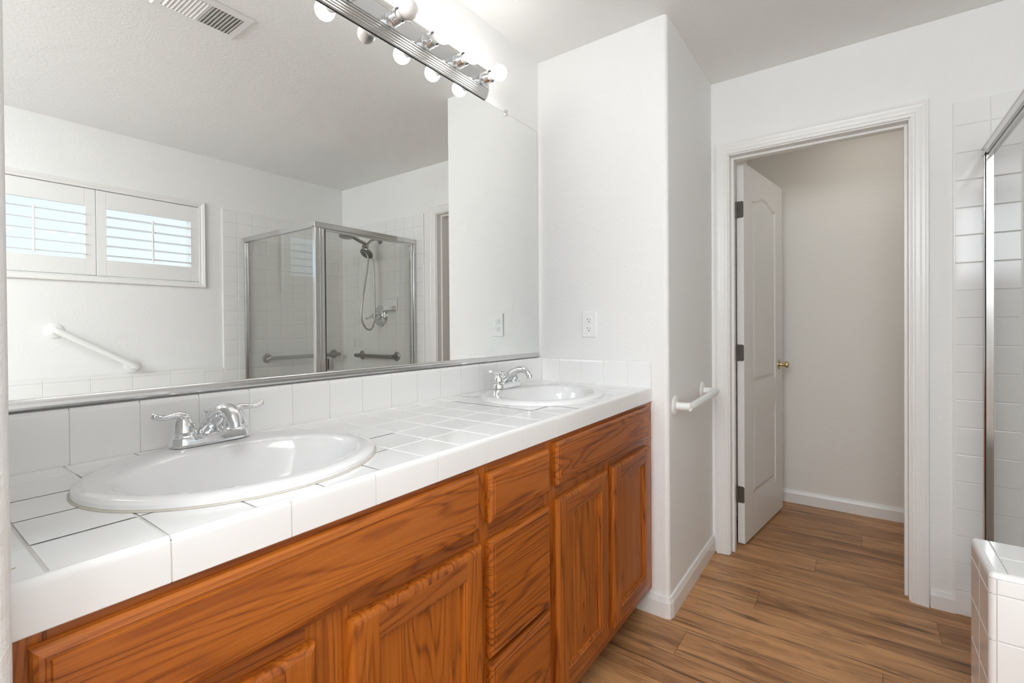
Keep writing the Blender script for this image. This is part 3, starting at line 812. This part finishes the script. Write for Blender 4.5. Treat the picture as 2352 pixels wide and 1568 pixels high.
# ------------------------------------------------------------------ tiled countertop
SK = [(-1.479, -.278), (-.428, -.278)]
SA, SB = .247, .217
def inside(x, y, m): return any(((x-cx)/(SA-m))**2+((y-cy)/(SB-m))**2 < 1 for cx, cy in SK)
def build_counter():
    t = thing('tiled_countertop', (-.9145, -.27, .869), 'long white tiled countertop with a low tiled backsplash', 'countertop')
    yfr = -.5374-.003
    xs = steps(XL+.001, -.0015, .1084, -1.794); ysn = [-.519, -.4195, -.308, -.198, -.088, -.0105]
    ysn = sorted([-.5235, -.4195, -.3085, -.1985, -.0885, -.0110])
    m = MB()
    zt = ZC
    # tile field, cut round the basins
    def cellgrid(a0, a1, b0, b1, z):
        nx = max(2, round((a1-a0)/.009)); ny = max(2, round((b1-b0)/.009))
        for i in range(nx):
            for j in range(ny):
                xa, xb = a0+(a1-a0)*i/nx, a0+(a1-a0)*(i+1)/nx; ya, yb = b0+(b1-b0)*j/ny, b0+(b1-b0)*(j+1)/ny
                if inside((xa+xb)/2, (ya+yb)/2, .016): continue
                m.add([(xa, ya, z), (xb, ya, z), (xb, yb, z), (xa, yb, z)], [(0, 1, 2, 3)])
    cut = []
    def skip(a0, a1, b0, b1):
        hit = any(inside(a0+(a1-a0)*i/6, b0+(b1-b0)*j/6, .016) for i in range(7) for j in range(7))
        if hit: cut.append((a0, a1, b0, b1))
        return hit
    m.cur = 0
    tiles(m, (0, 0, zt-.003), (1, 0, 0), (0, 1, 0), (0, 0, 1), xs, ysn, g=.0016, h=.003, ch=.0016, skip=skip)
    for c in cut: cellgrid(*c, zt)
    # grout bed
    m.cur = 1
    nx = 200
    for i in range(nx):
        for j in range(58):
            xa = XL+.001+(abs(XL)-.0025)*i/nx; xb = XL+.001+(abs(XL)-.0025)*(i+1)/nx; ya = -.5255+.5145*j/58; yb = -.5255+.5145*(j+1)/58
            if inside((xa+xb)/2, (ya+yb)/2, .016): continue
            m.add([(xa, ya, zt-.0016), (xb, ya, zt-.0016), (xb, yb, zt-.0016), (xa, yb, zt-.0016)], [(0, 1, 2, 3)])
    m.build('tile_surface', [M['ctile'], M['grout']], t)
    # V-cap edge tiles
    e = MB(); e.smooth = True
    prof = [(-.5250, zt-.003), (-.5250, zt+.0005), (-.5262, zt+.0018), (-.529, zt+.0022)]
    for q in range(7):
        a = pi/2*q/6; prof.append((-.5300-.0075*sin(a)-.003*(q > 0)*0, zt+.0022-.0105*(1-cos(a))))
    prof += [(-.5378, zt-.02), (-.5380, .8705), (-.5365, .8690), (-.5330, .8690), (-.5330, zt-.004)]
    js = [-.0015] + [-.1505-.1536*k for k in range(0, 11)] + [XL+.001]
    for b_, a_ in zip(js[:-1], js[1:]):
        if b_-a_ < .006: continue
        e.rings([[(x, y, z) for y, z in prof] for x in (a_+.0011, b_-.0011)], True, True)
    e.build('edge_tile', M['ctile'], t)
    g = MB(); g.box(XL+.001, -.0015, -.5362, -.5335, .8700, zt-.004); g.box(XL+.001, -.0015, -.5340, -.5240, zt-.003, zt-.0002); g.build('edge_grout', M['grout'], t)
    # backsplash with rounded top
    s = MB(); s.smooth = True; zs_ = ZC-.001; zp = 1.0335
    def bs_prof():
        out = [(0, zs_), (.0085, zs_), (.0085, zp-.014)]
        for q in range(7):
            a = pi/2*q/6; out.append((.0085-.0085*(1-cos(a))*.75, zp-.014+.012*sin(a)))
        out.append((0, zp-.0015)); return out
    P = bs_prof()
    xsb = [-.0025, -.0105-.1172] + [-.2451-.1101*k for k in range(0, 15)] + [XL+.001]
    xsb = [-.0105, -.135]+[-.2451-.1101*k for k in range(0, 14)]+[XL+.001]
    for b_, a_ in zip(xsb[:-1], xsb[1:]):
        if b_-a_ < .004: continue
        s.rings([[(x, -.0015-d_, z) for d_, z in P] for x in (a_+.0008, b_-.0008)], True, True, smooth=False)
    s.build('backsplash_tile', M['ctile'], t)
    ysb = [.0105, .105, .215, .3255, .4355, .5365]
    s = MB()
    for a_, b_ in zip(ysb[:-1], ysb[1:]):
        s.rings([[(-.0015-d_, -y, z-.001) for d_, z in P] for y in (a_+.0008, b_-.0008)], True, True, smooth=False)
    s.build('side_splash_tile', M['ctile'], t, bevel=.0015)
    g = MB(); g.box(XL+.001, -.0015, -.0085, -.0010, zs_, zp-.006); g.box(-.0085, -.0010, -.535, -.0085, zs_, zp-.008); g.build('splash_grout', M['grout'], t)
build_counter()

# ------------------------------------------------------------------ basins
def build_sink(cx, cy, label):
    t = thing('bathroom_sink', (cx, cy, ZC), label, 'sink', 'oval drop-in sinks')
    n = 72; zr = ZC
    def el(a, b, z, dy=0): return [(cx+a*cos(2*pi*k/n), cy+dy+b*sin(2*pi*k/n), z) for k in range(n)]
    L = [el(SA-.004, SB-.004, zr-.001), el(SA, SB, zr+.003), el(SA-.001, SB-.001, zr+.009), el(SA-.006, SB-.006, zr+.0130), el(SA-.015, SB-.015, zr+.0155), el(SA-.024, SB-.024, zr+.0153),
         el(SA-.033, SB-.040, zr+.0145, -.006), el(SA-.038, SB-.0555, zr+.0140, -.018), el(SA-.043, SB-.061, zr+.0115, -.021), el(SA-.050, SB-.067, zr+.004, -.022),
         el(SA-.060, SB-.076, zr-.018, -.023), el(SA-.075, SB-.088, zr-.055, -.023), el(SA-.105, SB-.110, zr-.095, -.023), el(SA-.150, SB-.140, zr-.122, -.022), el(SA-.20, SB-.180, zr-.134, -.020), el(.024, .024, zr-.137, -.018)]
    # outer underside so that the bowl is a shell
    U = [el(.030, .030, zr-.146, -.018), el(SA-.195, SB-.175, zr-.143, -.02), el(SA-.140, SB-.130, zr-.130, -.022), el(SA-.085, SB-.09, zr-.085, -.023), el(SA-.055, SB-.06, zr-.02, -.018), el(SA-.030, SB-.030, zr-.002, 0), el(SA-.004, SB-.004, zr-.001)]
    m = MB(); m.rings(U+L[1:], False, False); m.build('basin', M['porc'], t)
    d = MB(); d.lathe((cx, cy-.018, zr-.146), (0, 0, 1), [(0, .020), (.004, .0235), (.0095, .0245), (.012, .0225), (.011, .014), (.0135, .012), (.014, .004)], 24); d.build('drain', M['chrome'], t)
    k = MB(); k.rings([el(SA+.003, SB+.003, zr+.0004), el(SA+.0015, SB+.0015, zr+.0022), el(SA-.004, SB-.004, zr+.003)], False, False); k.build('caulk_bead', M['caulk'] if cx < -1 else M['plastic'], t)
    return t
build_sink(*SK[0], 'oval white sink nearest the camera, at the left end of the counter')
build_sink(*SK[1], 'oval white sink farther away, by the wall with the outlet')

def build_faucet(cx, label):
    cy = -.0965; z0 = ZC+.0157
    t = thing('faucet', (cx, cy, z0), label, 'faucet', 'two-handle chrome faucets')
    def rrect(hx, hy, z, n=48):
        # stadium
        out = []; r = hy; L = hx-hy
        for k in range(n):
            a = 2*pi*k/n; x = r*cos(a)+(L if cos(a) >= 0 else -L); out.append((cx+x, cy+r*sin(a), z))
        return out
    m = MB(); m.rings([rrect(.0775, .0265, z0), rrect(.0775, .0265, z0+.004), rrect(.0760, .0250, z0+.015), rrect(.0735, .0225, z0+.0195), rrect(.069, .018, z0+.0210)]); m.build('base_plate', M['chrome'], t)
    for s in (-1, 1):
        hx = cx+s*.051
        h = MB(); h.lathe((hx, cy, z0+.017), (0, 0, 1), [(0, .0235), (.004, .0240), (.006, .0215), (.009, .0222), (.018, .0212), (.027, .0185), (.035, .0150), (.041, .0110), (.045, .0055)], 28)
        # lever sweeps up and outwards
        tz = z0+.017
        h.tube([(hx+s*.002, cy, tz+.028), (hx-s*.001, cy, tz+.040), (hx+s*.009, cy-.001, tz+.0475), (hx+s*.022, cy-.002, tz+.0475), (hx+s*.034, cy-.003, tz+.0460), (hx+s*.045, cy-.004, tz+.0480), (hx+s*.054, cy-.004, tz+.0520), (hx+s*.0575, cy-.004, tz+.0535)],
               [(.011, .011), (.0115, .0115), (.0100, .0080), (.0078, .0058), (.0074, .0054), (.0088, .0062), (.0090, .0068), (.0050, .0040)], 16)
        h.build('handle', M['chrome'], t)
    s_ = MB()
    s_.tube([(cx, cy+.006, z0+.012), (cx, cy+.002, z0+.030), (cx, cy-.020, z0+.050), (cx, cy-.052, z0+.070), (cx, cy-.082, z0+.074), (cx, cy-.103, z0+.064), (cx, cy-.112, z0+.050)],
            [(.029, .016), (.024, .016), (.018, .015), (.0165, .0135), (.0165, .0130), (.0150, .0120), (.0125, .0115)], 24, sub=5)
    s_.build('spout', M['chrome'], t)
    a = MB(); a.lathe((cx, cy-.1095, z0+.0535), (0, -.28, -1), [(0, .0115), (.012, .0110), (.0125, .0085), (.010, .008)], 20); a.build('aerator', M['chrome'], t)
    r = MB(); r.lathe((cx, cy+.019, z0+.012), (0, 0, 1), [(0, .0034), (.046, .0032), (.047, .0045), (.052, .0078), (.054, .0080), (.0555, .005)], 16); r.build('lift_rod', M['chrome'], t)
build_faucet(-1.466, 'chrome two-handle faucet at the near left sink')
build_faucet(-.406, 'chrome two-handle faucet at the far sink by the outlet wall')

# small chip on the corner tile
mb = MB(); mb.rings([[(-1.8165+a, -.483+b, ZC+.0002) for a, b in ((-.0035, -.002), (.0045, .0005), (.004, .0022), (-.004, .0005))], [(-1.8165+a*.8, -.483+b*.8, ZC+.0007) for a, b in ((-.0035, -.002), (.0045, .0005), (.004, .0022), (-.004, .0005))]], smooth=False)
tag(mb.build('paint_fleck', M['caulk']), 'tiny grey fleck on the front left counter tile', 'fleck')

# ------------------------------------------------------------------ mirror
def build_mirror():
    zb, zt = 1.0365, 2.0905; xr = -.0255
    t = thing('wall_mirror', (-.92, 0, zb), 'large frameless wall mirror over the vanity', 'mirror')
    m = MB(); m.box(XL+.012, xr, 0, .005, zb+.004, zt); m.build('mirror_glass', M['mirror'], t)
    e = MB(); e.box(XL+.012, xr, .0003, .0055, zt, zt+.0012); e.box(xr, xr+.0014, .0002, .0055, zb+.004, zt+.0012); e.build('glass_edge', simple('dark_glass_edge', (.20, .21, .20, 1), .3), t)
    c = MB(); c.box(XL+.005, xr+.002, -.0068, .005, zb, zb+.004)
    c.rings([[(x, y, z) for y, z in ((-.0068, zb), (-.0072, zb+.004), (-.0072, zb+.010), (-.0052, zb+.0135), (-.0052, zb+.0165), (-.0030, zb+.0185), (-.0008, zb+.0190), (-.0005, zb))] for x in (XL+.005, xr+.002)], smooth=False)
    c.build('bottom_channel', M['alum'], t)
    k = MB(); k.box(-.274, -.258, -.005, .0055, zt-.010, zt+.014); k.lathe((-.266, -.005, zt+.008), (0, -1, 0), [(0, .004), (.0015, .0035)], 10); k.build('mirror_clip', M['clear'], t, bevel=.002)
build_mirror()

# ------------------------------------------------------------------ vanity light bar
def build_light_bar():
    xr = -.408; nb_ = 8; x0 = -.446; sp = .1525; xl = x0-sp*(nb_-1)-.046
    zc = 2.1555; yb = -.022
    t = thing('vanity_light_bar', ((xl+xr)/2, 0, zc), 'chrome light bar of round globe bulbs above the mirror', 'light fixture')
    # ribbed housing: profile in y-z
    pr_ = [(.0055, 2.0935), (-.004, 2.0945)]
    ribs = [(-.004, 2.0945), (-.0085, 2.0995), (-.0125, 2.1055), (-.016, 2.1125), (-.0193, 2.1200), (yb, 2.1285)]
    for i in range(1, len(ribs)):
        (a, b), (c_, d_) = ribs[i-1], ribs[i]
        for q in range(1, 5):
            u = q/4; bul = .0016*sin(pi*u); nx_, nz_ = -(d_-b), (c_-a); l = sqrt(nx_**2+nz_**2)
            pr_.append((a+(c_-a)*u - abs(nx_)/l*bul, b+(d_-b)*u - abs(nz_)/l*bul))
    low = pr_; up = [(y, 2*zc-z) for y, z in reversed(low)]
    P = low+up
    m = MB(); m.rings([[(x, y, z) for y, z in P] for x in (xl+.006, xr-.006)], False, False, smooth=False)
    m.build('housing', M['ribs'], t)
    f = MB(); f.box(xl+.004, xr-.004, yb-.0016, yb+.002, 2.1295, 2*zc-2.1295); f.build('face_plate', M['pcap'], t)
    for x, s in ((xr, 1), (xl, -1)):
        e = MB(); Q = [(min(y, .0055)*1.02, zc+(z-zc)*1.02) for y, z in P]
        e.rings([[(x-s*.007, y, z) for y, z in Q], [(x-s*.001, y, z) for y, z in Q], [(x, y*.93, zc+(z-zc)*.95) for y, z in Q]], smooth=False); e.build('end_cap', M['pcap'], t)
    for k in range(nb_):
        x = x0-sp*k
        s = MB(); s.lathe((x, yb-.001, zc), (0, -1, 0), [(0, .0240), (.001, .0232), (.0185, .0230), (.0190, .0238), (.0200, .0238), (.0205, .0230), (.0395, .0230), (.0400, .0222), (.0398, .0205), (.020, .0200)], 32, True, False); so = s.build('lamp_socket', M['chrome'], t)
        n_ = MB(); n_.lathe((x, yb-.018, zc), (0, -1, 0), [(0, .0145), (.022, .0155), (.036, .0165), (.046, .0200)], 24, True, False); n_.build('bulb_neck', M['neck'], so)
        off = k == 3
        prof = []
        for q in range(21):
            a = -1.0+q*(pi/2+1.0)/20; prof.append((.0300*sin(a)+.0300, max(.0300*cos(a), .0001)))
        b_ = MB(); b_.lathe((x, -.1030+.0300, zc), (0, -1, 0), prof, 28, False, False)
        o = b_.build('bulb', M['bulboff'] if off else M['bulb'], so)
        if off: o['label'] = 'unlit milky globe bulb'
build_light_bar()

# ------------------------------------------------------------------ outlet
def build_outlet():
    yc = -.2565; zc = 1.185
    t = thing('wall_outlet', (0, yc, zc), 'white duplex wall outlet above the end of the counter', 'outlet')
    m = MB(); m.panel((-.0003, 0, 0), (0, -1, 0), (0, 0, 1), (-1, 0, 0), -yc-.035, -yc+.035, zc-.0575, zc+.0575, [(0, 0), (0, .003), (.0015, .0045), (.004, .0055)]); m.build('cover_plate', M['plastic'], t)
    for s in (-1, 1):
        c = Vector((-.0058, yc, zc+s*.0195))
        r = MB(); pts = []
        for k in range(28):
            a = 2*pi*k/28; pts.append((.0172*cos(a), max(min(.0172*sin(a), .0140), -.0140)))
        r.rings([[(c.x, c.y+a, c.z+b) for a, b in pts], [(c.x-.0016, c.y+a, c.z+b) for a, b in pts], [(c.x-.0020, c.y+a*.95, c.z+b*.95) for a, b in pts]], smooth=False); ro = r.build('receptacle', M['plastic'], t)
        h = MB(); x = c.x-.0021
        h.box(x, x+.0010, c.y-.0070, c.y-.0058, c.z-.001+.0, c.z+.0075); h.box(x, x+.0010, c.y+.0055, c.y+.0070, c.z-.001, c.z+.0078); h.box(x, x+.0010, c.y+.0070, c.y+.0112, c.z+.0022, c.z+.0038)
        h.lathe((x+.0006, c.y, c.z-.0075), (-1, 0, 0), [(0, .0024), (.0006, .0024)], 12); h.build('slots', M['dark'], ro)
    s = MB(); s.lathe((-.0058, yc, zc), (-1, 0, 0), [(0, .003), (.001, .0026)], 12); s.build('screw', M['plastic'], t)
build_outlet()

# ------------------------------------------------------------------ ceiling vent
def build_vent():
    x0, x1, y0, y1 = -1.248, -.950, -.953, -.751; zt = H-.0005
    t = thing('ceiling_vent', ((x0+x1)/2, (y0+y1)/2, H), 'white two-way ceiling air register seen in the mirror', 'vent')
    f = MB(); zd = (0, 0, -1)
    a0, a1, b0, b1 = x0+.026, x1-.030, y0+.030, y1-.030; xm = (a0+a1)/2
    O = (0, 0, zt)
    # frame as outer bevel + flat face pieces
    f.panel(O, (1, 0, 0), (0, 1, 0), zd, x0, x1, y0, y1, [(0, 0), (.001, .004), (.006, .007)], False, False)
    def q(xa, xb, ya, yb): f.box(xa, xb, ya, yb, zt-.0072, zt-.0055)
    q(x0+.006, a0, y0+.006, y1-.006); q(a1, x1-.006, y0+.006, y1-.006); q(a0, a1, y0+.006, b0); q(a0, a1, b1, y1-.006); q(xm-.006, xm+.006, b0, b1)
    f.build('register_frame', M['white'], t)
    d = MB(); d.box(a0, a1, b0, b1, zt-.0008, zt-.0002); d.build('duct_opening', M['ventgrey'], t)
    for bank, (xa, xb, s) in enumerate(((a0, xm-.006, -1), (xm+.006, a1, 1))):
        n = 9; p = (xb-xa)/n
        for k in range(n):
            xc = xa+p*(k+.5); l = MB(); an = radians(42)*s
            pts = [(-.0070, -.0004), (.0070, -.0004), (.0070, .0004), (-.0070, .0004)]
            l.rings([[(xc+u*cos(an)-w*sin(an), y, zt-.0065+u*sin(an)*.8+w*cos(an)-.0005*0) for u, w in pts] for y in (b0, b1)], smooth=False)
            l.build('louver', M['white'], t)
    for x, y in ((x0+.014, (y0+y1)/2-.03), (x1-.015, y0+.055)):
        s = MB(); s.lathe((x, y, zt-.0072), (0, 0, -1), [(0, .004), (.0015, .003)], 12); s.build('screw', M['white'], t)
    pass
build_vent()
